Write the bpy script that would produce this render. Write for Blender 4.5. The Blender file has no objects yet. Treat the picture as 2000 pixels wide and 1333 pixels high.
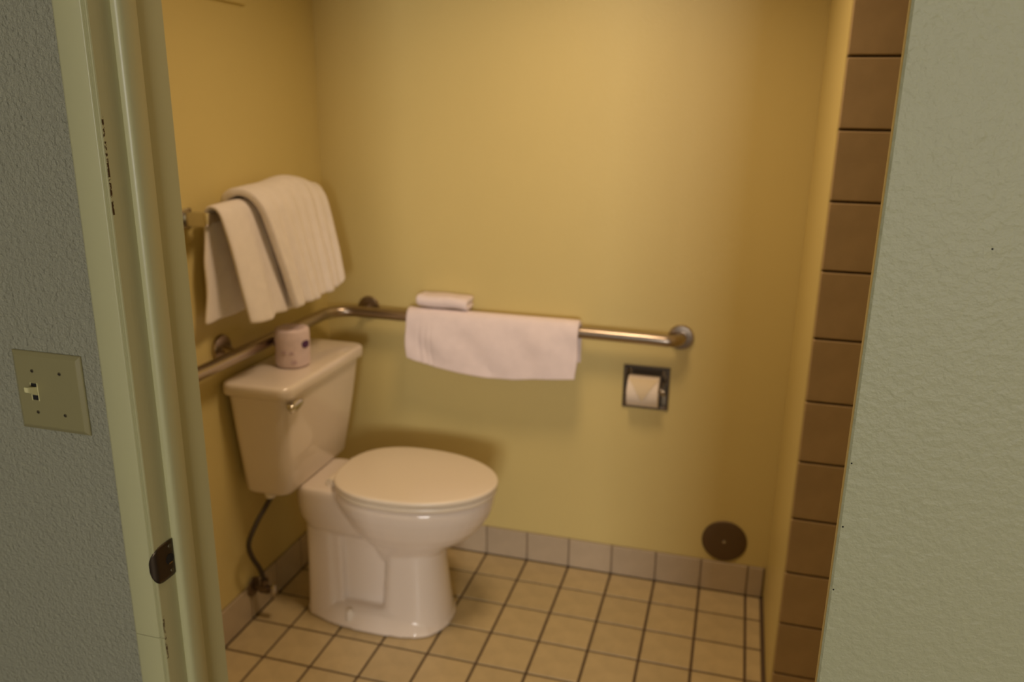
import bpy, bmesh, math, random
from mathutils import Vector, Matrix, noise
random.seed(7)
scene = bpy.context.scene
col = scene.collection
PI = math.pi

# ------------------------------------------------------------------ camera
cam_d = bpy.data.cameras.new('camera')
cam = bpy.data.objects.new('camera', cam_d); col.objects.link(cam)
YAW, PITCH, ROLL = math.radians(-15.5126), math.radians(16.0373), math.radians(0.8034)
fw = Vector((math.sin(YAW)*math.cos(PITCH), math.cos(YAW)*math.cos(PITCH), -math.sin(PITCH)))
rt = Vector((math.cos(YAW), -math.sin(YAW), 0)); up = rt.cross(fw)
r2 = rt*math.cos(ROLL) + up*math.sin(ROLL); u2 = -rt*math.sin(ROLL) + up*math.cos(ROLL)
cam.matrix_world = Matrix(((r2.x, u2.x, -fw.x, 1.3878), (r2.y, u2.y, -fw.y, -2.5326), (r2.z, u2.z, -fw.z, 1.5736), (0, 0, 0, 1)))
cam_d.sensor_width = 23.5
cam_d.lens = 1579.86/2000*23.5
cam_d.clip_start = 0.02
cam_d.dof.use_dof = True
cam_d.dof.focus_distance = 0.92
cam_d.dof.aperture_fstop = 2.8
scene.camera = cam

# ------------------------------------------------------------------ world, lights, exposure
w = bpy.data.worlds.new('world'); scene.world = w; w.use_nodes = True
w.node_tree.nodes['Background'].inputs[0].default_value = (0.75, 0.85, 0.95, 1)
w.node_tree.nodes['Background'].inputs[1].default_value = 0.3
vs = scene.view_settings
vs.view_transform = 'Standard'; vs.look = 'None'; vs.gamma = 1.0; vs.use_curve_mapping = False
vs.exposure = 0.0

def area(name, loc, direction, sx, sy, power, color, shape='RECTANGLE'):
    l = bpy.data.lights.new(name, 'AREA'); l.shape = shape; l.size = sx; l.size_y = sy
    l.energy = power; l.color = color
    o = bpy.data.objects.new(name, l); col.objects.link(o); o.location = loc
    o.rotation_euler = Vector(direction).to_track_quat('-Z', 'Y').to_euler()
    return o
area('window_daylight', (2.6, -7.50, 1.62), (0, 1, -0.02), 1.40, 1.06, 145, (1.0, 0.95, 0.92))
area('ceiling_lamp_light', (0.95, -0.80, 2.27), (0, 0, -1), 0.36, 0.36, 8.8, (1.0, 0.72, 0.46), 'DISK').data.spread = math.radians(150)

# ------------------------------------------------------------------ materials
def newmat(name):
    m = bpy.data.materials.new(name); m.use_nodes = True
    nt = m.node_tree; b = nt.nodes['Principled BSDF']
    return m, nt, b
def lin(c):
    return tuple(((v/12.92) if v <= .04045 else ((v+.055)/1.055)**2.4) for v in (x/255 for x in c)) + (1,)
def noise_node(nt, scale, detail=3, rough=.55, coord='Object'):
    tc = nt.nodes.new('ShaderNodeTexCoord'); n = nt.nodes.new('ShaderNodeTexNoise')
    n.inputs['Scale'].default_value = scale; n.inputs['Detail'].default_value = detail; n.inputs['Roughness'].default_value = rough
    nt.links.new(tc.outputs[coord], n.inputs['Vector'])
    return n
def mat(name, c, rough=.5, metal=0., var=0., vscale=6., bump=0., bscale=150., bdist=.002, coat=0., sheen=0., rnd=0., spec=None):
    m, nt, b = newmat(name)
    b.inputs['Base Color'].default_value = lin(c); b.inputs['Roughness'].default_value = rough
    b.inputs['Metallic'].default_value = metal; b.inputs['Coat Weight'].default_value = coat
    b.inputs['Sheen Weight'].default_value = sheen
    if spec is not None: b.inputs['Specular IOR Level'].default_value = spec
    if var or rnd:
        hsv = nt.nodes.new('ShaderNodeHueSaturation'); hsv.inputs['Color'].default_value = lin(c)
        val = None
        if var:
            n = noise_node(nt, vscale)
            mr = nt.nodes.new('ShaderNodeMapRange'); mr.inputs[1].default_value = .3; mr.inputs[2].default_value = .7
            mr.inputs[3].default_value = 1-var; mr.inputs[4].default_value = 1+var
            nt.links.new(n.outputs['Fac'], mr.inputs[0]); val = mr.outputs[0]
        if rnd:
            oi = nt.nodes.new('ShaderNodeObjectInfo')
            mr2 = nt.nodes.new('ShaderNodeMapRange'); mr2.inputs[3].default_value = 1-rnd; mr2.inputs[4].default_value = 1+rnd
            nt.links.new(oi.outputs['Random'], mr2.inputs[0])
            if val is None: val = mr2.outputs[0]
            else:
                mu = nt.nodes.new('ShaderNodeMath'); mu.operation = 'MULTIPLY'
                nt.links.new(val, mu.inputs[0]); nt.links.new(mr2.outputs[0], mu.inputs[1]); val = mu.outputs[0]
        nt.links.new(val, hsv.inputs['Value']); nt.links.new(hsv.outputs[0], b.inputs['Base Color'])
    if bump:
        n = noise_node(nt, bscale, 4, .6)
        bp = nt.nodes.new('ShaderNodeBump'); bp.inputs['Strength'].default_value = bump; bp.inputs['Distance'].default_value = bdist
        nt.links.new(n.outputs['Fac'], bp.inputs['Height']); nt.links.new(bp.outputs[0], b.inputs['Normal'])
    return m

M = {}
M['bath'] = mat('bathroom_paint', (216, 198, 132), .42, var=.015, vscale=3, bump=.35, bscale=85, bdist=.0025)
M['hallgrey'] = mat('hall_grey_plaster', (162, 160, 136), .55, bump=1.0, bscale=170, bdist=.008)
M['hallgreen'] = mat('hall_green_paint', (171, 168, 132), .5, bump=.5, bscale=95, bdist=.004)
M['plainwhite'] = mat('plain_ceiling_paint', (225, 220, 205), .8)
M['carpet'] = mat('carpet', (74, 64, 54), .95, bump=.6, bscale=300)
M['tile'] = mat('ceramic_tile', (198, 179, 138), .38, var=.09, vscale=18, rnd=.05, bump=.15, bscale=60, bdist=.001)
M['basetile'] = mat('base_tile', (190, 174, 150), .35, var=.06, vscale=18, rnd=.04, bump=.12, bscale=60, bdist=.001)
M['walltile'] = mat('wall_tile', (192, 166, 124), .5, var=.08, vscale=14, rnd=.04, bump=.2, bscale=70, bdist=.0012)
M['basegrout'] = mat('light_grout', (140, 122, 100), .9)
M['grout'] = mat('grout', (96, 78, 58), .9, var=.15, vscale=40)
M['porcelain'] = mat('porcelain', (236, 224, 212), .12, coat=.4)
M['seat'] = mat('seat_plastic', (240, 228, 208), .25)
M['cap'] = mat('cap_plastic', (240, 232, 222), .3)
M['chrome'] = mat('chrome', (205, 200, 192), .12, 1.0)
M['steel'] = mat('brushed_steel', (178, 164, 148), .30, 1.0)
M['darkmetal'] = mat('tarnished_metal', (84, 72, 58), .45, .9)
M['cover'] = mat('dull_cover_metal', (112, 94, 72), .5, .75)
M['valvemetal'] = mat('valve_metal', (120, 104, 90), .4, .9)
M['hose'] = mat('braided_hose', (82, 74, 66), .5, .7, bump=.6, bscale=500)
M['cloth'] = mat('terry_cloth', (244, 236, 230), .95, var=.03, vscale=30, bump=.5, bscale=420, bdist=.002, sheen=.2)
M['cloth2'] = mat('terry_cloth_rose', (244, 230, 230), .95, var=.03, vscale=30, bump=.5, bscale=420, bdist=.002, sheen=.2)
M['paper'] = mat('toilet_paper', (240, 226, 208), .9, bump=.1, bscale=200)
M['papershade'] = mat('toilet_paper_shaded_flap', (224, 206, 172), .9)  # same paper, with the shading of the folded end put into its colour
M['wrap'] = mat('wrapping_paper', (226, 206, 208), .6, var=.06, vscale=45, bump=.35, bscale=70, bdist=.004)
M['purple'] = mat('purple_print', (84, 44, 92), .6)
M['mauve'] = mat('mauve_print', (196, 170, 178), .6)
M['switch'] = mat('almond_plastic', (140, 132, 92), .3)
M['toggle'] = mat('almond_toggle', (212, 204, 150), .3)
M['black'] = mat('dark_slot', (20, 17, 14), .8)
M['screw'] = mat('screw_head', (92, 82, 58), .4, .5)
M['glass'] = mat('frosted_lamp_glass', (250, 240, 220), .4)

def wear_paint(name, c, chips):
    """semi-gloss pale green paint; chips = list of (z0,z1) along the front edge where bare wood shows"""
    m, nt, b = newmat(name)
    b.inputs['Roughness'].default_value = .38
    tc = nt.nodes.new('ShaderNodeTexCoord'); sp = nt.nodes.new('ShaderNodeSeparateXYZ')
    nt.links.new(tc.outputs['Object'], sp.inputs[0])
    def math_(op, a, bv):
        n = nt.nodes.new('ShaderNodeMath'); n.operation = op
        for i, v in enumerate((a, bv)):
            if isinstance(v, (int, float)): n.inputs[i].default_value = v
            else: nt.links.new(v, n.inputs[i])
        return n.outputs[0]
    total = None
    n = noise_node(nt, 130, 5, .75)
    for z0, z1, y1, thr in chips:
        a = math_('GREATER_THAN', sp.outputs['Z'], z0); bb = math_('LESS_THAN', sp.outputs['Z'], z1)
        cc = math_('LESS_THAN', sp.outputs['Y'], y1); d = math_('GREATER_THAN', n.outputs['Fac'], thr)
        k = math_('MULTIPLY', math_('MULTIPLY', a, bb), math_('MULTIPLY', cc, d))
        total = k if total is None else math_('MAXIMUM', total, k)
    mix = nt.nodes.new('ShaderNodeMixRGB'); mix.inputs[1].default_value = lin(c); mix.inputs[2].default_value = lin((62, 40, 22))
    if total is not None: nt.links.new(total, mix.inputs[0])
    else: mix.inputs[0].default_value = 0
    nt.links.new(mix.outputs[0], b.inputs['Base Color'])
    nb = noise_node(nt, 60, 2); bp = nt.nodes.new('ShaderNodeBump'); bp.inputs['Strength'].default_value = .12; bp.inputs['Distance'].default_value = .002
    nt.links.new(nb.outputs['Fac'], bp.inputs['Height']); nt.links.new(bp.outputs[0], b.inputs['Normal'])
    return m
TRIM = (182, 178, 134)
M['trim'] = wear_paint('trim_paint', TRIM, [])
M['jamb'] = wear_paint('jamb_paint', TRIM, [(1.44, 1.56, -1.6945, .50), (.795, .865, -1.6945, .50), (1.39, 1.44, -1.6945, .62)])

# ------------------------------------------------------------------ mesh helpers
def link(name, me, m, parent=None, smooth=False):
    o = bpy.data.objects.new(name, me); col.objects.link(o)
    if m is not None:
        for mm in (m if isinstance(m, (list, tuple)) else [m]): me.materials.append(mm)
    if smooth:
        for p in me.polygons: p.use_smooth = True
    if parent is not None: o.parent = parent
    return o
def obj(name, bm, m, parent=None, smooth=False, autosmooth=None):
    bmesh.ops.recalc_face_normals(bm, faces=bm.faces)
    me = bpy.data.meshes.new(name); bm.to_mesh(me); bm.free()
    o = link(name, me, m, parent, smooth)
    if autosmooth is not None:
        for p in me.polygons: p.use_smooth = True
        me.set_sharp_from_angle(angle=math.radians(autosmooth))
    return o
def tag(o, label, cat, group=None):
    o['label'] = label; o['category'] = cat
    if group: o['group'] = group
    return o
def thing(name, loc, label, cat, group=None):
    o = bpy.data.objects.new(name, None); col.objects.link(o); o.location = loc
    o.empty_display_size = .05
    return tag(o, label, cat, group)
def struct(o):
    o['kind'] = 'structure'; return o
def box(bm, x0, x1, y0, y1, z0, z1, bev=0, seg=2, mi=0):
    n0 = set(bm.faces)
    r = bmesh.ops.create_cube(bm, size=1)
    vs_ = r['verts']
    for v in vs_:
        v.co = Vector(((x0+x1)/2+v.co.x*(x1-x0), (y0+y1)/2+v.co.y*(y1-y0), (z0+z1)/2+v.co.z*(z1-z0)))
    if bev:
        es = list({e for v in vs_ for e in v.link_edges})
        bmesh.ops.bevel(bm, geom=es, offset=bev, segments=seg, profile=.5, affect='EDGES')
    for f in bm.faces:
        if f not in n0: f.material_index = mi
def prism(bm, pts, z0, z1, axis='z'):
    """extrude a polygon; pts are (a,b); axis z: (x,y), x: (y,z), y: (x,z)"""
    def mk(a, b, h):
        return {'z': (a, b, h), 'x': (h, a, b), 'y': (a, h, b)}[axis]
    lo = [bm.verts.new(mk(a, b, z0)) for a, b in pts]; hi = [bm.verts.new(mk(a, b, z1)) for a, b in pts]
    n = len(pts)
    for i in range(n): bm.faces.new((lo[i], lo[(i+1) % n], hi[(i+1) % n], hi[i]))
    bm.faces.new(lo[::-1]); bm.faces.new(hi)
def loft(bm, loops, cap=True, closed=True):
    vv = [[bm.verts.new(p) for p in L] for L in loops]; n = len(loops[0])
    for a, b in zip(vv[:-1], vv[1:]):
        for i in range(n if closed else n-1):
            j = (i+1) % n; bm.faces.new((a[i], a[j], b[j], b[i]))
    if cap:
        bm.faces.new(vv[0][::-1]); bm.faces.new(vv[-1])
    return vv
def tube(bm, path, rad, seg=20, cap=True):
    path = [Vector(p) for p in path]; loops = []
    t0 = (path[1]-path[0]).normalized()
    nrm = t0.orthogonal().normalized()
    for i, p in enumerate(path):
        if i == 0: t = t0
        elif i == len(path)-1: t = (path[i]-path[i-1]).normalized()
        else: t = (path[i+1]-path[i-1]).normalized()
        nrm = (nrm - t*nrm.dot(t)).normalized(); bn = t.cross(nrm)
        r = rad[i] if isinstance(rad, (list, tuple)) else rad
        loops.append([p + (nrm*math.cos(2*PI*k/seg)+bn*math.sin(2*PI*k/seg))*r for k in range(seg)])
    loft(bm, loops, cap)
def lathe(bm, prof, origin, axis, seg=40):
    """prof: list of (r,h) along axis; closed by caps"""
    axis = Vector(axis).normalized(); a = axis.orthogonal().normalized(); b = axis.cross(a); o = Vector(origin)
    loops = [[o+axis*h+(a*math.cos(2*PI*k/seg)+b*math.sin(2*PI*k/seg))*max(r, 1e-4) for k in range(seg)] for r, h in prof]
    loft(bm, loops)
def arc(c, r, a0, a1, n, plane):
    out = []
    for i in range(n+1):
        a = a0+(a1-a0)*i/n; p = r*math.cos(a), r*math.sin(a)
        if plane == 'xy': out.append(Vector((c[0]+p[0], c[1]+p[1], c[2])))
        elif plane == 'yz': out.append(Vector((c[0], c[1]+p[0], c[2]+p[1])))
        else: out.append(Vector((c[0]+p[0], c[1], c[2]+p[1])))
    return out
def spline(pts, n=8):
    """Catmull-Rom through points"""
    P = [Vector(p) for p in pts]; P = [P[0]*2-P[1]]+P+[P[-1]*2-P[-2]]; out = []
    for i in range(1, len(P)-2):
        for k in range(n):
            t = k/n; a, b, c, d = P[i-1:i+3]
            out.append(.5*((2*b)+(c-a)*t+(2*a-5*b+4*c-d)*t*t+(3*b-a-3*c+d)*t**3))
    out.append(P[-2]); return out
def apply_mods(o):
    dg = bpy.context.evaluated_depsgraph_get(); dg.update()
    me = bpy.data.meshes.new_from_object(o.evaluated_get(dg)); old = o.data
    o.modifiers.clear(); o.data = me; me.name = old.name; bpy.data.meshes.remove(old)
def S1(t): t = max(0, min(1, t)); return t*t*(3-2*t)

# ------------------------------------------------------------------ room dimensions
P = .153                       # tile pitch
XR = 1.577                     # face of the short wing wall
WT = .155                      # its thickness
YW = -.57                      # its tiled end
YD0, YD1 = -1.685, -1.567      # doorway wall, hall side and bathroom side
XJ = .641                      # left jamb face
XE = 1.519                     # right edge of the doorway
CEIL = 2.36
XS = 2.65                      # far side of the shower
DOORH = 2.05

# floor
bm = bmesh.new(); box(bm, -.1, XS+.1, YD1-.12, .1, -.08, -.003)
floor = struct(obj('floor', bm, M['grout']))
def tile_mesh(name, sx, sy, t, axis='z', bev=.0022):
    """piece centred at the origin, lying in the plane across the axis, back at 0"""
    bm = bmesh.new()
    if axis == 'z': box(bm, -sx/2, sx/2, -sy/2, sy/2, -t, 0, bev, 2)
    elif axis == 'y': box(bm, -sx/2, sx/2, -t, 0, -sy/2, sy/2, bev, 2)
    else: box(bm, 0, t, -sx/2, sx/2, -sy/2, sy/2, bev, 2)
    me = bpy.data.meshes.new(name); bm.to_mesh(me); bm.free(); return me
cache = {}
def tile(parent, m, cx, cy, cz, sx, sy, t, axis):
    key = (round(sx, 4), round(sy, 4), t, axis, m.name)
    if key not in cache:
        cache[key] = tile_mesh('tile', sx, sy, t, axis); cache[key].materials.append(m)
        for p in cache[key].polygons: p.use_smooth = False
    o = bpy.data.objects.new('tile', cache[key]); col.objects.link(o)
    o.location = (cx, cy, cz); o.parent = parent
    return o
G = .0078
xs = []
x = 9.93*P
while x > 0: x -= P
x += 0
lines_x = [0.009]+[9.93*P-P*k for k in range(9, -1, -1)]
lines_x = sorted(set([.009]+[round(9.93*P-P*k, 4) for k in range(0, 10)]+[round(9.93*P+P*k, 4) for k in range(1, 8)]))
lines_y = [-.008, -.143]+[-.143-P*k for k in range(1, 10)]
for j in range(len(lines_y)-1):
    y1, y0 = lines_y[j], max(lines_y[j+1], YD1+.0)
    if y1-y0 < .02: continue
    for i in range(len(lines_x)-1):
        x0, x1 = lines_x[i], lines_x[i+1]
        if x0 >= XR-.02 and y0 > YW-.02: continue
        if y1 > YW+.01 and x1 > XR: x1 = XR-.008
        if x1-x0 < .015: continue
        tile(floor, M['tile'], (x0+x1)/2, (y0+y1)/2, 0, x1-x0-G, y1-y0-G, .008, 'z')

# walls of the bathroom
TPX0, TPX1, TPZ0, TPZ1 = 1.0665, 1.2185, .628, .777      # recess for the paper holder
bm = bmesh.new()
hx0, hx1, hz0, hz1 = TPX0+.006, TPX1-.006, TPZ0+.006, TPZ1-.006
for a in ((-.12, hx0, 0, CEIL), (hx1, XS+.12, 0, CEIL), (hx0, hx1, 0, hz0), (hx0, hx1, hz1, CEIL)):
    box(bm, a[0], a[1], 0, .12, a[2], a[3])
struct(obj('wall_back', bm, M['bath']))
bm = bmesh.new(); box(bm, -.12, 0, YD0, 0, 0, CEIL)
struct(obj('wall_left', bm, M['bath']))
bm = bmesh.new(); box(bm, XS, XS+.12, YD0, 0, 0, CEIL)
struct(obj('wall_shower', bm, M['bath']))
bm = bmesh.new(); box(bm, XR, XR+WT, YW, 0, 0, CEIL, .002, 2)
wing = struct(obj('wall_right', bm, M['bath']))
# tiles up the end of the wing wall, one wide, on a grout bed
bm = bmesh.new(); box(bm, XR+.004, XR+WT-.002, YW-.004, YW, 0, CEIL)
obj('grout_bed', bm, M['grout'], wing)
joints = [0, .139, .292, .442, .595, .750, .907, 1.064, 1.225, 1.383, 1.539, 1.691, 1.846, 2.0, 2.155, 2.31, CEIL]
for z0, z1 in zip(joints[:-1], joints[1:]):
    tile(wing, M['walltile'], XR+WT/2+.001, YW-.0015, (z0+z1)/2, WT-.004, z1-z0-.0055, .010, 'y')
bm = bmesh.new(); box(bm, -.12, XS+.12, YD0, .12, CEIL, CEIL+.08)
struct(obj('ceiling', bm, M['plainwhite']))

# tile baseboards
BH = .110
bm = bmesh.new(); box(bm, .004, XR-.004, -.004, 0, 0, BH-.001)
bb = struct(obj('baseboard_back', bm, M['basegrout']))
for i in range(len(lines_x)-1):
    x0, x1 = lines_x[i], min(lines_x[i+1], XR-.006)
    if x0 > XR-.03: break
    tile(bb, M['basetile'], (x0+x1)/2, -.0005, BH/2, x1-x0-.005, BH-.002, .0085, 'y')
bm = bmesh.new(); box(bm, 0, .004, YD1, -.004, 0, BH+.006)
bl = struct(obj('baseboard_left', bm, M['basegrout']))
for j in range(len(lines_y)-1):
    y1, y0 = lines_y[j], max(lines_y[j+1], YD1)
    if y1-y0 < .02: continue
    tile(bl, M['basetile'], .0005, (y0+y1)/2, (BH+.007)/2, y1-y0-.005, BH+.005, .0085, 'x')

# ------------------------------------------------------------------ doorway wall (hall side / bathroom side)
def two_face(name, pts, z0, z1, hallmat):
    bm = bmesh.new(); prism(bm, pts, z0, z1)
    bmesh.ops.recalc_face_normals(bm, faces=bm.faces)
    for f in bm.faces:
        f.material_index = 0 if f.normal.y < -.7 else 1
    return struct(obj(name, bm, [hallmat, M['bath']]))
two_face('wall_front_left', [(-1.3, YD0), (.622, YD0), (.622, YD1), (-1.3, YD1)], 0, CEIL, M['hallgrey'])
wall_fr = two_face('wall_front_right', [(XE+.003, YD0), (XE+.0006, YD0+.0015), (XE, YD0+.004), (XE+.0005, YD0+.015), (XE+.005, YD0+.022), (XE+.045, YD1), (4.2, YD1), (4.2, YD0)], 0, CEIL, M['hallgreen'])
for nx, nz, nr in ((1.5238, 1.147, .0010), (1.5232, 1.070, .0009), (1.5236, 1.221, .0009), (1.619, 1.453, .0010)):   # chipped nicks by the edge
    bm = bmesh.new(); lathe(bm, [(0, .0002), (nr, .0002), (nr*.8, .0007), (0, .0009)], (nx, YD0, nz), (0, -1, 0), 10)
    obj('nick', bm, M['black'], wall_fr)
two_face('wall_front_header', [(.622, YD0), (XE+.003, YD0), (XE+.003, YD1), (.622, YD1)], DOORH, CEIL, M['hallgreen'])
# casing with a beaded inner edge
yf = -1.7005
prof = [(.5912, YD0), (.5912, yf+.003), (.593, yf+.0008), (.596, yf), (.6325, yf), (.6335, yf+.0006), (.6343, yf+.0030), (.6355, yf+.0030), (.6363, yf+.0008),
        (.6375, yf+.0004), (.6384, yf+.0022), (.6392, yf+.0022), (.6398, yf+.0008), (.6406, yf+.0014), (.6409, yf+.003), (.6409, YD0)]
bm = bmesh.new(); prism(bm, prof, .8305, DOORH+.06)
casing = struct(obj('trim_1', bm, M['trim'], autosmooth=50))
bm = bmesh.new(); prism(bm, prof, 0, .8298)
obj('casing_lower_piece', bm, M['trim'], casing, autosmooth=50)
# jamb and stop
bm = bmesh.new(); box(bm, .622, XJ, YD0, YD1, 0, DOORH, .0006, 2)
box(bm, XJ-.0002, XJ+.0001, yf+.0028, YD0+.002, 0, DOORH)
jamb = struct(obj('trim_2', bm, M['jamb']))
stop = [(XJ-.001, -1.661), (XJ+.004, -1.661), (XJ+.0078, -1.6595), (XJ+.0100, -1.6565), (XJ+.0108, -1.652), (XJ+.0108, -1.629), (XJ+.0095, -1.6275), (XJ-.001, -1.6275)]
bm = bmesh.new(); prism(bm, stop, 0, DOORH)
obj('door_stop', bm, M['trim'], jamb, autosmooth=60)
# head jamb (above the frame)
bm = bmesh.new(); box(bm, XJ, XE-.001, YD0, YD1, DOORH-.02, DOORH)
struct(obj('trim_3', bm, M['trim']))

# ------------------------------------------------------------------ the hall behind the camera, with its window
HX0, HX1, HY = -1.3, 4.2, -7.4
bm = bmesh.new(); box(bm, HX0-.1, HX1+.1, HY-.1, YD0-.0, -.08, -.002)
struct(obj('floor_hall', bm, M['carpet']))
bm = bmesh.new(); box(bm, HX0-.1, HX1+.1, HY-.1, YD0, CEIL, CEIL+.08)
struct(obj('ceiling_hall', bm, M['plainwhite']))
bm = bmesh.new(); box(bm, HX0-.1, HX0, HY, YD0, 0, CEIL); struct(obj('wall_hall_left', bm, M['hallgrey']))
bm = bmesh.new(); box(bm, HX1, HX1+.1, HY, YD0, 0, CEIL); struct(obj('wall_hall_right', bm, M['hallgreen']))
bm = bmesh.new()
for a in ((HX0, 1.86, 0, CEIL), (3.34, HX1, 0, CEIL), (1.86, 3.34, 0, 1.04), (1.86, 3.34, 2.20, CEIL)):
    box(bm, a[0], a[1], HY-.1, HY, a[2], a[3])
struct(obj('wall_hall_rear', bm, M['hallgrey']))
bm = bmesh.new()
for a in ((1.86, 1.90, 1.04, 2.20), (3.30, 3.34, 1.04, 2.20), (1.90, 3.30, 1.04, 1.08), (1.90, 3.30, 2.16, 2.20), (2.585, 2.615, 1.08, 2.16)):
    box(bm, a[0], a[1], HY-.08, HY-.04, a[2], a[3])
struct(obj('window_1', bm, M['trim']))

# ------------------------------------------------------------------ ceiling lamp (above the frame)
lamp = thing('ceiling_lamp', (.95, -.80, CEIL), 'round flush ceiling lamp above the toilet floor', 'lamp')
bm = bmesh.new(); lathe(bm, [(.0, 0), (.20, 0), (.20, -.035), (.0, -.035)], (0, 0, 0), (0, 0, 1)); obj('lamp_base', bm, M['chrome'], lamp, autosmooth=40)
bm = bmesh.new(); lathe(bm, [(.0, -.035), (.185, -.035), (.18, -.055), (.10, -.072), (0, -.076)], (0, 0, 0), (0, 0, 1)); obj('lamp_shade', bm, M['glass'], lamp, autosmooth=40)

# ------------------------------------------------------------------ toilet
YT = -.422
toilet = thing('toilet', (0, YT, 0), 'white two-piece floor toilet with its lid closed', 'toilet')
def egg(uc, ub, uf, hw, z, n=48, eb=.75, ef=1.0):
    out = []
    for k in range(n):
        a = 2*PI*k/n; c, s = math.cos(a), math.sin(a)
        if c >= 0: out.append(Vector((uc+(uf-uc)*abs(c)**ef, hw*math.copysign(abs(s)**1.0, s), z)))
        else: out.append(Vector((uc-(uc-ub)*abs(c)**eb, hw*math.copysign(abs(s)**eb, s), z)))
    return out
def rrect(x0, x1, hw, z, r, n=6, v0=None):
    out = []
    for cx, cy, a0 in ((x1-r, hw-r, 0), (x0+r, hw-r, PI/2), (x0+r, -hw+r, PI), (x1-r, -hw+r, 1.5*PI)):
        for k in range(n+1):
            a = a0+PI/2*k/n; out.append(Vector((cx+r*math.cos(a), cy+r*math.sin(a), z)))
    return out
bm = bmesh.new()
# bowl
loft(bm, [egg(.47, b, f, h, z) for z, b, f, h in (
    (.215, .385, .575, .080), (.245, .38, .592, .092), (.268, .37, .618, .108), (.29, .352, .650, .126), (.315, .335, .684, .146), (.345, .315, .712, .163),
    (.38, .295, .734, .177), (.41, .275, .746, .186), (.435, .262, .750, .189), (.446, .262, .747, .187), (.452, .268, .738, .178))])
# front column
loft(bm, [egg(.50, b, f, h, z, eb=.45, ef=.8) for z, b, f, h in (
    (.0, .405, .616, .118), (.03, .41, .613, .116), (.10, .415, .604, .108), (.18, .42, .594, .100), (.27, .425, .585, .095), (.30, .43, .58, .09))])
# recessed middle web
loft(bm, [rrect(.16, .47, h, z, .03) for z, h in ((.0, .076), (.10, .068), (.25, .068), (.33, .080), (.38, .095))])
# rear pier
loft(bm, [rrect(.165, u1, h, z, .018) for z, u1, h in ((.0, .262, .112), (.07, .258, .106), (.2, .255, .1), (.32, .255, .098))])
# trap step against the pier
loft(bm, [rrect(.2, .285, h, z, .012) for z, h in ((.0, .100), (.08, .092), (.24, .090), (.30, .088))])
# deck that carries the tank
loft(bm, [rrect(x0, .40, h, z, r) for z, x0, h, r in ((.285, .215, .075, .03), (.295, .18, .092, .04), (.315, .157, .106, .05), (.345, .143, .114, .05), (.385, .138, .119, .05), (.43, .138, .121, .05), (.446, .141, .119, .05), (.452, .148, .112, .045))])
# foot flange
ho = [(.136, .0), (.138, .05), (.15, .085), (.19, .112), (.243, .130), (.30, .141), (.36, .146), (.43, .146), (.494, .141), (.545, .130), (.58, .110), (.604, .075), (.617, .035), (.620, 0)]
def foot(s, z):
    a = [(.38+(u-.38)*s, v*s) for u, v in ho]
    return [Vector((u, v, z)) for u, v in a]+[Vector((u, -v, z)) for u, v in a[-2:0:-1]]
loft(bm, [foot(1.0, .0), foot(1.0, .010), foot(.975, .017), foot(.92, .032), foot(.84, .05), foot(.72, .062)])
bowl = obj('bowl', bm, M['porcelain'], toilet)
rm = bowl.modifiers.new('r', 'REMESH'); rm.mode = 'VOXEL'; rm.voxel_size = .0045
sm = bowl.modifiers.new('s', 'SMOOTH'); sm.factor = .5; sm.iterations = 4
apply_mods(bowl)
for v in bowl.data.vertices: v.co.z += .0022
for p in bowl.data.polygons: p.use_smooth = True
# seat ring and lid
def slab(name, b, f, hw, z0, z1, m, parent, r=.005):
    bm = bmesh.new()
    L = lambda d, z: egg(.475, b+d, f-d, hw-d, z, 72, eb=.80)
    loft(bm, [L(r, z0), L(r*.3, z0+r*.3), L(0, z0+r), L(0, z1-r), L(r*.3, z1-r*.3), L(r, z1), L(r*2.5, z1+.0006), L(.05, z1+.002), L(.12, z1+.003)])
    return obj(name, bm, m, parent, autosmooth=50)
slab('seat', .262, .757, .189, .4545, .4735, M['seat'], toilet, .007)
slab('lid', .258, .760, .192, .4765, .4925, M['seat'], toilet, .005)
for s in (-.8, .8):
    bm = bmesh.new(); tube(bm, [(.252, s*.075-.024, .466), (.252, s*.075+.024, .466)], .0125, 16); box(bm, .24, .268, s*.075-.02, s*.075+.02, .4515, .463, .003)
    obj('hinge', bm, M['seat'], toilet, autosmooth=45)
# tank
bm = bmesh.new()
loft(bm, [rrect(x0, x1, h, z, r) for z, x0, x1, h, r in ((.4535, .036, .160, .182, .03), (.457, .026, .170, .192, .035), (.466, .022, .1755, .199, .04), (.56, .020, .189, .211, .04), (.66, .018, .203, .2245, .04), (.784, .016, .2165, .238, .04))])
obj('tank', bm, M['porcelain'], toilet, autosmooth=55)
bm = bmesh.new()
loft(bm, [rrect(x0, x1, h, z, r) for z, x0, x1, h, r in ((.779, .016, .218, .239, .04), (.780, .009, .2255, .2465, .035), (.784, .007, .2285, .2495, .036), (.806, .007, .2285, .2495, .036), (.813, .0085, .227, .248, .036), (.817, .013, .2225, .2435, .034), (.8185, .02, .2155, .2365, .03), (.8195, .06, .17, .18, .02))])
obj('tank_lid', bm, M['porcelain'], toilet, autosmooth=50)
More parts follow.
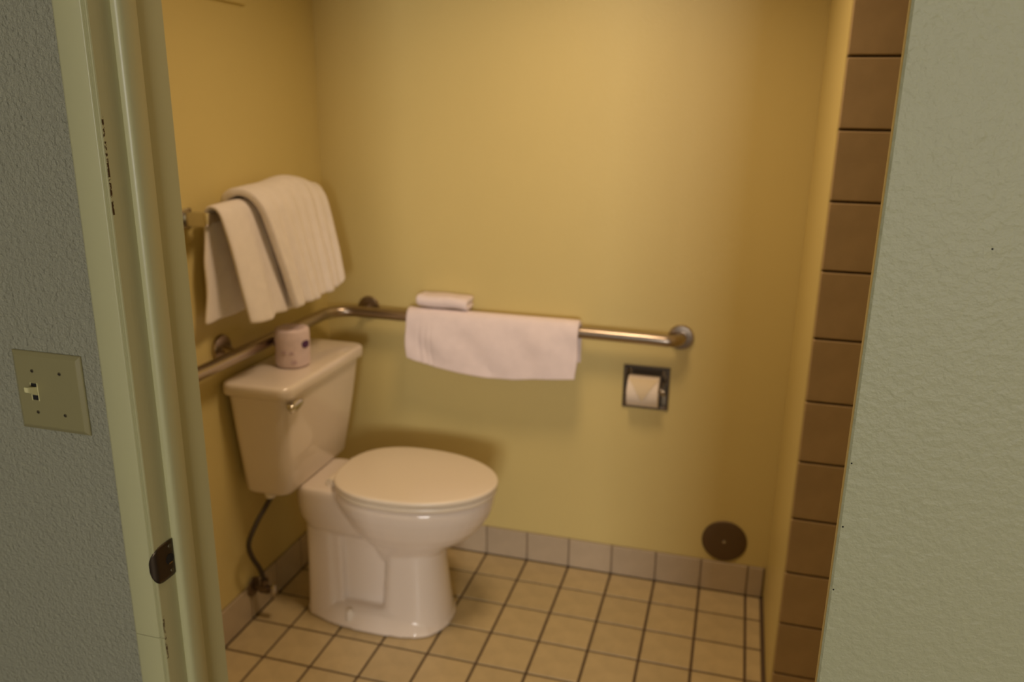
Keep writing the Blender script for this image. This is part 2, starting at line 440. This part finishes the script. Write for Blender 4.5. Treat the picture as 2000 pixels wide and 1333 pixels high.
# flush lever on the front, near one end
bm = bmesh.new()
LY = -.216
lathe(bm, [(0, 0), (.013, 0), (.013, .004), (.009, .008), (.009, .014), (0, .014)], (.2135, LY, .757), (1, 0, 0), 24)
loops = []
for t, hh, th in ((-.024, .004, .003), (-.019, .011, .005), (-.006, .0155, .006), (.010, .0155, .006), (.026, .013, .0055), (.037, .009, .005), (.043, .003, .003)):
    cy, cz, cx = LY+t, .757+t*.10, .229+abs(t)*.04
    loops.append([Vector((cx+th*math.cos(2*PI*k/14), cy, cz+hh*math.sin(2*PI*k/14))) for k in range(14)])
loft(bm, loops)
obj('flush_lever', bm, M['chrome'], toilet, autosmooth=60)
for s in (-1, 1):
    bm = bmesh.new(); lathe(bm, [(0, .024), (.0148, .024), (.0148, .048), (.012, .056), (.006, .060), (0, .0605)], (.322, s*.124, 0), (0, 0, 1), 24)
    obj('bolt_cap', bm, M['cap'], toilet, autosmooth=45)
# supply nut below the tank
bm = bmesh.new(); lathe(bm, [(0, 0), (.014, 0), (.016, .004), (.016, .022), (0, .022)], (.095, -.162, .432), (0, 0, 1), 12); obj('supply_nut', bm, M['cap'], toilet)

# ------------------------------------------------------------------ water shut-off valve with hose
VY, VZ = -.588, .108
valve = thing('shutoff_valve', (0, VY, VZ), 'small tarnished water valve with grey hose running up to the tank', 'valve')
bm = bmesh.new(); lathe(bm, [(0, .0098), (.031, .0098), (.030, .0135), (.018, .02), (0, .02)], (0, 0, 0), (1, 0, 0), 28); obj('escutcheon', bm, M['valvemetal'], valve, autosmooth=40)
bm = bmesh.new()
tube(bm, [(.015, 0, 0), (.075, 0, 0)], .0095, 16); lathe(bm, [(0, .038), (.0145, .038), (.0145, .066), (0, .066)], (0, 0, 0), (1, 0, 0), 8)
tube(bm, [(.052, 0, 0), (.052, 0, .034)], .0088, 14); lathe(bm, [(0, .018), (.0125, .018), (.0125, .034), (0, .034)], (.052, 0, 0), (0, 0, 1), 6)
obj('valve_body', bm, M['valvemetal'], valve, autosmooth=40)
bm = bmesh.new()
lp = []
for d, s in ((.078, .85), (.081, 1), (.088, 1), (.091, .8)):
    lp.append([Vector((d, .013*s*math.cos(2*PI*k/24), .024*s*math.sin(2*PI*k/24)*(1+.08*math.cos(6*2*PI*k/24)))) for k in range(24)])
loft(bm, lp); obj('valve_handle', bm, M['chrome'], valve, autosmooth=40)
bm = bmesh.new()
tube(bm, spline([(.052, 0, .03), (.054, -.022, .085), (.056, -.060, .150), (.062, -.078, .205), (.074, -.055, .255), (.088, -.016, .300), (.095, .002, .322), (.095, .004, .332)], 8), .0075, 14)
obj('supply_hose', bm, M['hose'], valve, autosmooth=60)

# ------------------------------------------------------------------ grab bar round the corner
gb = thing('grab_bar', (0, 0, .893), 'long brushed steel grab bar bent round the room corner', 'grab bar')
GX, GY, GR = .057, -.064, .019
path = [(GX, -1.06, 0)]+[(GX, -1.06+.08*k, 0) for k in range(1, 11)]
path += [tuple(v) for v in arc((GX+.09, GY-.09, 0), .09, PI, PI/2, 14, 'xy')]
path += [(GX+.09+.1*k, GY, -.0009*k*1.0) for k in range(1, 11)]
xe = 1.243
path += [(xe-.045, GY, -.0105)]+[tuple(v) for v in arc((xe-.045, GY+.045, -.0108), .045, -PI/2, 0, 10, 'xy')][1:]+[(xe, -.006, -.011)]
bm = bmesh.new(); tube(bm, path, GR, 22); obj('bar', bm, M['steel'], gb, autosmooth=60)
bm = bmesh.new(); tube(bm, list(reversed([(GX, -1.06, 0)]+[(GX-.045+.045*math.cos(a), -1.06-.045*math.sin(a), 0) for a in (PI/8, PI/4, 3*PI/8, PI/2)]+[(.006, -1.105, 0)])), GR, 22); obj('bar_end', bm, M['steel'], gb, autosmooth=60)
def flange(loc, axis, post=None):
    bm = bmesh.new(); lathe(bm, [(0, .0005), (.0405, .0005), (.0405, .006), (.037, .0105), (.024, .012), (0, .012)], loc, axis, 36)
    f = obj('flange', bm, M['steel'], gb, autosmooth=40)
    if post:
        bm = bmesh.new(); tube(bm, [loc, post], .0125, 18); obj('post', bm, M['steel'], f, autosmooth=60)
flange((xe, 0, -.011), (0, -1, 0))
flange((.163, 0, .003), (0, -1, 0), (.163, GY, .0))
flange((0, -.632, .014), (1, 0, 0), (GX, -.632, .0))
flange((0, -1.105, 0), (1, 0, 0))

# ------------------------------------------------------------------ towel bar and towels
TZ = 1.288; TX = .062
tb = thing('towel_bar', (0, 0, TZ), 'short chrome towel bar with square posts on yellow wall', 'towel bar')
for y in (-.738, -.178):
    bm = bmesh.new(); box(bm, .0005, .009, y-.026, y+.026, -.026, .026, .003); mt = obj('mount', bm, M['chrome'], tb, autosmooth=30)
    bm = bmesh.new(); box(bm, .008, TX+.014, y-.013, y+.013, -.018, .018, .004); obj('post', bm, M['chrome'], mt, autosmooth=30)
bm = bmesh.new(); box(bm, TX-.0065, TX+.0065, -.728, -.188, -.0125, .0125, .002); obj('bar', bm, M['chrome'], tb, autosmooth=30)

def sheet(name, fn, nu, nv, thick, m, sub=1):
    """fn(u,v)->Vector; outer skin, thickness goes inward"""
    bm = bmesh.new()
    g = [[bm.verts.new(fn(i/nu, j/nv)) for j in range(nv+1)] for i in range(nu+1)]
    for i in range(nu):
        for j in range(nv): bm.faces.new((g[i][j], g[i+1][j], g[i+1][j+1], g[i][j+1]))
    me = bpy.data.meshes.new(name); bm.to_mesh(me); bm.free()
    o = link(name, me, m, None, True)
    s = o.modifiers.new('t', 'SOLIDIFY'); s.thickness = thick; s.offset = 0; s.use_even_offset = False
    b = o.modifiers.new('b', 'SUBSURF'); b.levels = sub; b.render_levels = sub
    apply_mods(o)
    for p in o.data.polygons: p.use_smooth = True
    return o
def drape(prof, u):
    """interpolate a polyline profile by arc length"""
    d = [0]
    for a, b in zip(prof[:-1], prof[1:]): d.append(d[-1]+math.hypot(b[0]-a[0], b[1]-a[1]))
    s = u*d[-1]
    for k in range(len(prof)-1):
        if s <= d[k+1] or k == len(prof)-2:
            t = (s-d[k])/(d[k+1]-d[k]); a, b = prof[k], prof[k+1]
            return a[0]+(b[0]-a[0])*t, a[1]+(b[1]-a[1])*t
def smooth_prof(pts, n=10): return [(v.x, v.y) for v in spline([(a, b, 0) for a, b in pts], n)]

# nearer towel: front flap swings out, back flap hangs by the wall
pa = smooth_prof([(.043, 1.008), (.043, 1.08), (.043, 1.16), (.043, 1.24), (.0445, 1.292), (.054, 1.313), (.073, 1.316), (.091, 1.300), (.103, 1.255), (.115, 1.19), (.126, 1.12), (.136, 1.06), (.146, 1.003)])
def fa(u, v):
    x, z = drape(pa, u)
    y = -.712+v*.29
    front = S1((u-.5)/.2); back = S1((.42-u)/.2)
    low = abs(u-.47)/.53
    # front flap: near edge slides away and folds under; back flap wavy
    y += front*low*(.030*(1-v)-.01*v)
    fold = math.sin(v*PI*7.0+.6)*.0065*low*front+math.sin(v*PI*6+1.2)*.0045*low*back
    x += fold
    if front > 0: x += -.012*front*low*S1((.16-v)/.16) + .010*front*low*math.exp(-((v-.2)/.1)**2)
    y += back*low*(.008*math.sin(z*30)-.036)*(1-v)
    z += -.006*math.sin(v*4)*low*front + .010*noise.noise(Vector((v*3, u*5, 1)))*low
    z += .006*math.exp(-((u-.5)/.12)**2)*math.sin(v*PI)
    return Vector((x, y, z))
ta = sheet('bath_towel', fa, 56, 30, .011, M['cloth'])
tag(ta, 'thin white towel on the chrome bar next to its exposed square post', 'towel')
# thicker towel over its other half
pb = smooth_prof([(.019, 1.05), (.019, 1.12), (.019, 1.20), (.019, 1.28), (.029, 1.327), (.056, 1.348), (.080, 1.350), (.108, 1.337), (.130, 1.300), (.142, 1.24), (.153, 1.17), (.164, 1.10), (.176, 1.016)])
def fb(u, v):
    x, z = drape(pb, u)
    front = S1((u-.42)/.25); low = max(0, (u-.45)/.55)
    lb = max(0, (.4-u)/.4)
    yl = -.605+.082*low**.9+.06*lb; yr = -.205-.010*low
    y = yl+(yr-yl)*v
    x += .0075*math.sin(v*PI*7+.5+.5*math.sin(v*9))*low + .0055*(1+math.sin(v*PI*15+2))*min(1, low*1.4)
    x += -.004*S1((.10-v)/.10)*(.35+low)*front - .022*S1((v-.90)/.10)*front
    top = math.exp(-((u-.47)/.14)**2)
    z += top*(.014*math.exp(-((v-.58)/.2)**2)-.003*S1((.2-v)/.2)-.020*S1((v-.72)/.28)**1.2)
    z += low*(.012*(v-.3)+.035*S1((v-.86)/.14)+.010*noise.noise(Vector((v*4, 3, 2))))
    return Vector((x, y, z))
tbw = sheet('bath_towel', fb, 60, 48, .022, M['cloth'])
tag(tbw, 'thick folded white towel overlapping the thinner one, close to the room corner', 'towel')

# towel laid over the grab bar on the back wall
pg = smooth_prof([(-.034, .775), (-.034, .83), (-.036, .885), (-.046, .912), (-.066, .922), (-.086, .912), (-.096, .885), (-.100, .85), (-.103, .81), (-.105, .775), (-.106, .733)])
botz = [(0, .760), (.05, .750), (.17, .733), (.32, .722), (.5, .714), (.65, .718), (.77, .728), (.9, .735), (1, .741)]
def fg(u, v):
    y, z = drape(pg, u)
    xx = .341+v*.588
    low = max(0, (u-.5)/.5); bk = max(0, (.4-u)/.4)
    for (a, za), (b, zb) in zip(botz[:-1], botz[1:]):
        if a <= v <= b: bz = za+(zb-za)*(v-a)/(b-a)
    z += (bz-.733)*low
    z += -.011*v*math.exp(-((u-.43)/.2)**2)*0
    q = Vector((v*5.5, z*9, 0))
    y += -.006*noise.noise(q)*S1(low*3) - .004*math.sin((v*.9+z*1.6)*22)*S1(low*2)*(.4+noise.noise(q*.7+Vector((5, 1, 0))))
    for c in (.085, .125, .155): y += .0035*math.exp(-((v-c)/.008)**2)*S1(low*2)
    xx += .004*math.sin(z*40)*(1 if v > .5 else -1)*low
    return Vector((xx, y, z-.0012*v*6*(.3 if low > 0 else 0)))
tg = sheet('hand_towel', fg, 60, 90, .011, M['cloth2'])
tag(tg, 'white towel draped over the steel grab bar below the small folded cloth', 'towel')
# small folded cloth behind it, resting on the bar against the wall
pw = smooth_prof([(-.018, .9335), (-.040, .9335), (-.064, .9335), (-.074, .9365), (-.0775, .9445), (-.074, .9525), (-.064, .9555), (-.04, .9555), (-.018, .9555)], 5)
def fwc(u, v):
    y, z = drape(pw, u)
    return Vector((.374+v*.180+.002*math.sin(u*9), y, z+.0075+.0012*math.sin(v*9+u*4)-.003*S1((v-.85)/.15)+.002*S1((.15-v)/.15)))
tw = sheet('washcloth', fwc, 36, 20, .0185, M['cloth2'])
tag(tw, 'small folded white washcloth lying on the draped towel against the wall', 'washcloth')

# ------------------------------------------------------------------ wrapped toilet roll on the tank lid
RX, RY = .129, -.463
wr = thing('wrapped_toilet_roll', (RX, RY, .8212), 'toilet roll in pale pink printed wrapping standing on the tank lid', 'toilet roll')
bm = bmesh.new(); seg = 64; loops = []
RR, RH = .051, .117
for r, h in ((.012, .006), (.03, .001), (.045, .0), (.0495, .003), (RR, .009), (RR, .03), (RR, .055), (RR, .08), (RR, RH-.010), (RR-.003, RH-.003), (RR-.009, RH), (.036, RH-.001), (.026, RH-.004), (.015, RH-.012), (.004, RH-.02)):
    L = []
    for k in range(seg):
        a = 2*PI*k/seg
        d = noise.noise(Vector((math.cos(a)*1.6, math.sin(a)*1.6, h*28)))*.0022
        if h > RH-.02 and r < .03: d += .0015*math.sin(a*11+r*90)
        L.append(Vector(((r+d)*math.cos(a), (r+d)*math.sin(a), h+(d*.6 if .05 < h else 0))))
    loops.append(L)
loft(bm, loops); roll = obj('wrapper', bm, M['wrap'], wr, autosmooth=70)
def patch(name, a0, a1, z0, z1, m, parent, rr, cx=0, cy=0, n=10):
    bm = bmesh.new(); L = []
    for i in range(n+1):
        a = a0+(a1-a0)*i/n; t = 1-abs(2*i/n-1)**3
        zm, hh = (z0+z1)/2, (z1-z0)/2*(.45+.55*t)
        L.append([Vector((cx+rr*math.cos(a), cy+rr*math.sin(a), zm-hh)), Vector((cx+rr*math.cos(a), cy+rr*math.sin(a), zm+hh)),
                  Vector((cx+(rr-.002)*math.cos(a), cy+(rr-.002)*math.sin(a), zm+hh)), Vector((cx+(rr-.002)*math.cos(a), cy+(rr-.002)*math.sin(a), zm-hh))])
    loft(bm, L); return obj(name, bm, m, parent, autosmooth=40)
view = math.atan2(-2.5326-RY, 1.3878-RX)
D = math.radians
patch('printed_mark', view+D(32), view+D(64), .060, .082, M['purple'], wr, RR+.0018)
patch('printed_mark', view-D(76), view-D(100), .062, .080, M['purple'], wr, RR+.0018)
patch('printed_pattern', view-D(40), view-D(22), .046, .056, M['mauve'], wr, RR+.0016)
patch('printed_pattern', view-D(12), view+D(2), .044, .054, M['mauve'], wr, RR+.0016)
patch('printed_pattern', view-D(8), view+D(10), .014, .026, M['mauve'], wr, RR+.0016)

# ------------------------------------------------------------------ recessed paper holder and its roll
HZ = (TPZ0+TPZ1)/2; HXc = (TPX0+TPX1)/2
hd = thing('paper_holder', (HXc, 0, HZ), 'square chrome paper holder recessed into the yellow wall', 'paper holder')
hw_, hh_ = (TPX1-TPX0)/2, (TPZ1-TPZ0)/2
bm = bmesh.new()
def ring(s, y): return [Vector((sx*(hw_-s), y, sz*(hh_-s))) for sx, sz in ((-1, -1), (1, -1), (1, 1), (-1, 1))]
loft(bm, [ring(0, -.0006), ring(0, -.004), ring(.002, -.006), ring(.0095, -.006), ring(.012, -.003), ring(.0125, .062)], cap=False)
obj('frame', bm, M['chrome'], hd, autosmooth=20)
bm = bmesh.new(); loft(bm, [ring(.0125, .060), ring(.0125, .063)]); obj('recess_back', bm, M['chrome'], hd)
rollz = .6915-HZ
for x0 in (-hw_+.0128, hw_-.0185):
    bm = bmesh.new(); box(bm, x0, x0+.0055, -.018, .03, rollz-.012, rollz+.012, .002); obj('arm', bm, M['chrome'], hd, autosmooth=30)
bm = bmesh.new(); tube(bm, [(-hw_+.0185, -.004, rollz), (hw_-.0187, -.004, rollz)], .0088, 18); obj('spindle', bm, M['chrome'], hd, autosmooth=60)
bm = bmesh.new(); lathe(bm, [(0, 0), (.011, .001), (.0135, .006), (.011, .011), (0, .012)], (hw_-.032, -.004, rollz), (1, 0, 0), 22); obj('spindle_end', bm, M['chrome'], hd, autosmooth=60)
tp = thing('toilet_paper_roll', (0, 0, .6915), 'opened white paper roll with its end folded to a point', 'toilet roll')
bm = bmesh.new()
tube_l = []
R0, R1 = .0205, .0515
loops = []
for r, xx in ((R0, 1.0862), (R1-.001, 1.0862), (R1, 1.0872), (R1, 1.1848), (R1-.001, 1.1858), (R0, 1.1858), (R0, 1.0862)):
    loops.append([Vector((xx, -.006+r*math.cos(2*PI*k/56), r*math.sin(2*PI*k/56))) for k in range(56)])
loft(bm, loops, cap=False); obj('paper', bm, M['paper'], tp, autosmooth=40)
bm = bmesh.new()
loops = []
rows = 12
for i in range(rows+1):
    t = i/rows; a = PI-D(62)+D(84)*t    # from the top front downwards
    hwid = .047*(1-t)+.0006
    xc = 1.136
    ca, sa = math.cos(a), math.sin(a)
    rr = R1+.0035
    loops.append([Vector((xc-hwid, -.006+rr*ca, rr*sa)), Vector((xc+hwid, -.006+rr*ca, rr*sa)), Vector((xc+hwid, -.006+(rr-.0018)*ca, (rr-.0018)*sa)), Vector((xc-hwid, -.006+(rr-.0018)*ca, (rr-.0018)*sa))])
loft(bm, loops); obj('folded_end', bm, M['papershade'], tp, autosmooth=40)

# ------------------------------------------------------------------ round cleanout cover low on the back wall
cc = thing('cleanout_cover', (1.434, 0, .188), 'round metal cleanout cover low on the back wall just above the tile base', 'cover')
bm = bmesh.new(); lathe(bm, [(0, -.0006), (.0725, -.0006), (.0735, -.002), (.0725, -.0045), (.068, -.0062), (.04, -.0072), (0, -.0078)], (0, 0, 0), (0, 1, 0), 56); obj('disc', bm, M['cover'], cc, autosmooth=50)
bm = bmesh.new(); lathe(bm, [(0, -.007), (.006, -.007), (.0055, -.0098), (.003, -.011), (0, -.0112)], (0, 0, 0), (0, 1, 0), 20); obj('screw', bm, M['chrome'], cc, autosmooth=50)

# ------------------------------------------------------------------ light switch plate on the hall wall
sw = thing('light_switch', (.4925, YD0, 1.1872), 'almond two-gang switch plate with one toggle on grey textured wall', 'light switch')
bm = bmesh.new()
def pr(hx, hz, y): return [Vector((sx*hx, y, sz*hz)) for sx, sz in ((-1, -1), (1, -1), (1, 1), (-1, 1))]
loft(bm, [pr(.0575, .0575, -.0005), pr(.0575, .0575, -.0022), pr(.0565, .0565, -.0034), pr(.0515, .0515, -.0062), pr(.0500, .0500, -.0064)])
obj('plate', bm, M['switch'], sw)
tx = -.0235
bm = bmesh.new(); box(bm, tx-.0052, tx+.0052, -.0069, -.0062, -.0122, .0122); slot = obj('toggle_slot', bm, M['black'], sw)
bm = bmesh.new()
box(bm, tx+.0050, tx+.0062, -.0072, -.0062, -.013, .013)
box(bm, tx-.0062, tx-.0050, -.0072, -.0062, -.013, .013)
obj('slot_rim', bm, M['toggle'], sw)
bm = bmesh.new()
loft(bm, [[Vector((tx+sx*hx, y, zc+sz*hz)) for sx, sz in ((-1, -1), (1, -1), (1, 1), (-1, 1))] for y, hx, hz, zc in ((-.0065, .0044, .0062, .001), (-.012, .0042, .0050, .0035), (-.019, .0036, .0040, .0065), (-.0205, .0030, .0034, .0070))])
obj('toggle', bm, M['toggle'], sw)
for sx in (-.0235, .0225):
    for sz in (-.0302, .0302):
        bm = bmesh.new(); lathe(bm, [(0, -.0060), (.0026, -.0060), (.0026, -.0067), (.0016, -.0071), (0, -.0072)], (sx, 0, sz), (0, 1, 0), 16); sc = obj('screw', bm, M['screw'], sw, autosmooth=40)
        bm = bmesh.new(); box(bm, sx-.0020, sx+.0020, -.0074, -.0070, sz-.0006, sz+.0006); obj('screw_slot', bm, M['black'], sc)

# ------------------------------------------------------------------ strike plate on the jamb
SZ = .945
st = thing('strike_plate', (XJ, YD0, SZ), 'dark metal strike plate with curved lip on the door jamb', 'strike plate')
bm = bmesh.new(); loops = []
prof = []
for i in range(7): prof.append((.0012, .0225-.0205*i/6, .0285 if i > 0 else .027))          # flat plate
n = 9
prof += [(.0012, -.003, .0283), (.0012, -.006, .0278), (.0012, -.009, .0268)]
for i in range(1, n+1):                                          # lip curls out and round
    a = PI/2*i/n*1.02; rr = .0075
    prof.append((.0012-rr*(1-math.cos(a))*1.2, -.009-rr*math.sin(a), .0268*math.sqrt(max(0.06, 1-(i/n)**1.7*.94))))
vv = []
for x, y, hz in prof:
    vv.append([Vector((x, y, hz*(2*k/12-1))) for k in range(13)])
bm = bmesh.new(); g = [[bm.verts.new(p) for p in r] for r in vv]
for i in range(len(g)-1):
    for k in range(12): bm.faces.new((g[i][k], g[i+1][k], g[i+1][k+1], g[i][k+1]))
pl = obj('plate', bm, M['darkmetal'], st, True)
sm = pl.modifiers.new('t', 'SOLIDIFY'); sm.thickness = .0016; sm.offset = 0; apply_mods(pl)
for p in pl.data.polygons: p.use_smooth = True
bm = bmesh.new(); lathe(bm, [(0, .0018), (.0078, .0018), (.0078, .0026), (0, .0026)], (0, .0135, 0), (1, 0, 0), 24)
obj('latch_hole', bm, M['black'], st)
for s in (-1, 1):
    bm = bmesh.new(); lathe(bm, [(0, .0018), (.0034, .0018), (.0030, .0028), (0, .0032)], (0, .0160, s*.0195), (1, 0, 0), 16); obj('screw', bm, M['screw'], st, autosmooth=40)
bm = bmesh.new(); box(bm, .0026, .0034, .010, .017, -.0068, -.0052); obj('bright_latch_edge', bm, M['chrome'], st)  # small chrome strip near the lower edge of the hole

# ------------------------------------------------------------------ painted-over plate high on the left wall
vp = thing('wall_vent', (0, -.52, 1.842), 'yellow painted vent cover high on the wall above the towels', 'vent')
bm = bmesh.new()
for a in ((-.125, .125, 0, .018), (-.125, .125, .232, .25), (-.125, -.105, .018, .232), (.105, .125, .018, .232)):
    box(bm, .0005, .012, a[0], a[1], a[2], a[3], .002)
obj('frame', bm, M['bath'], vp)
for k in range(8):
    bm = bmesh.new(); z = .026+k*.0258
    prism(bm, [(.001, z), (.009, z), (.0105, z+.002), (.003, z+.021), (.001, z+.021)], -.105, .105, 'y')
    for v in bm.verts: pass
    obj('slat', bm, M['bath'], vp)
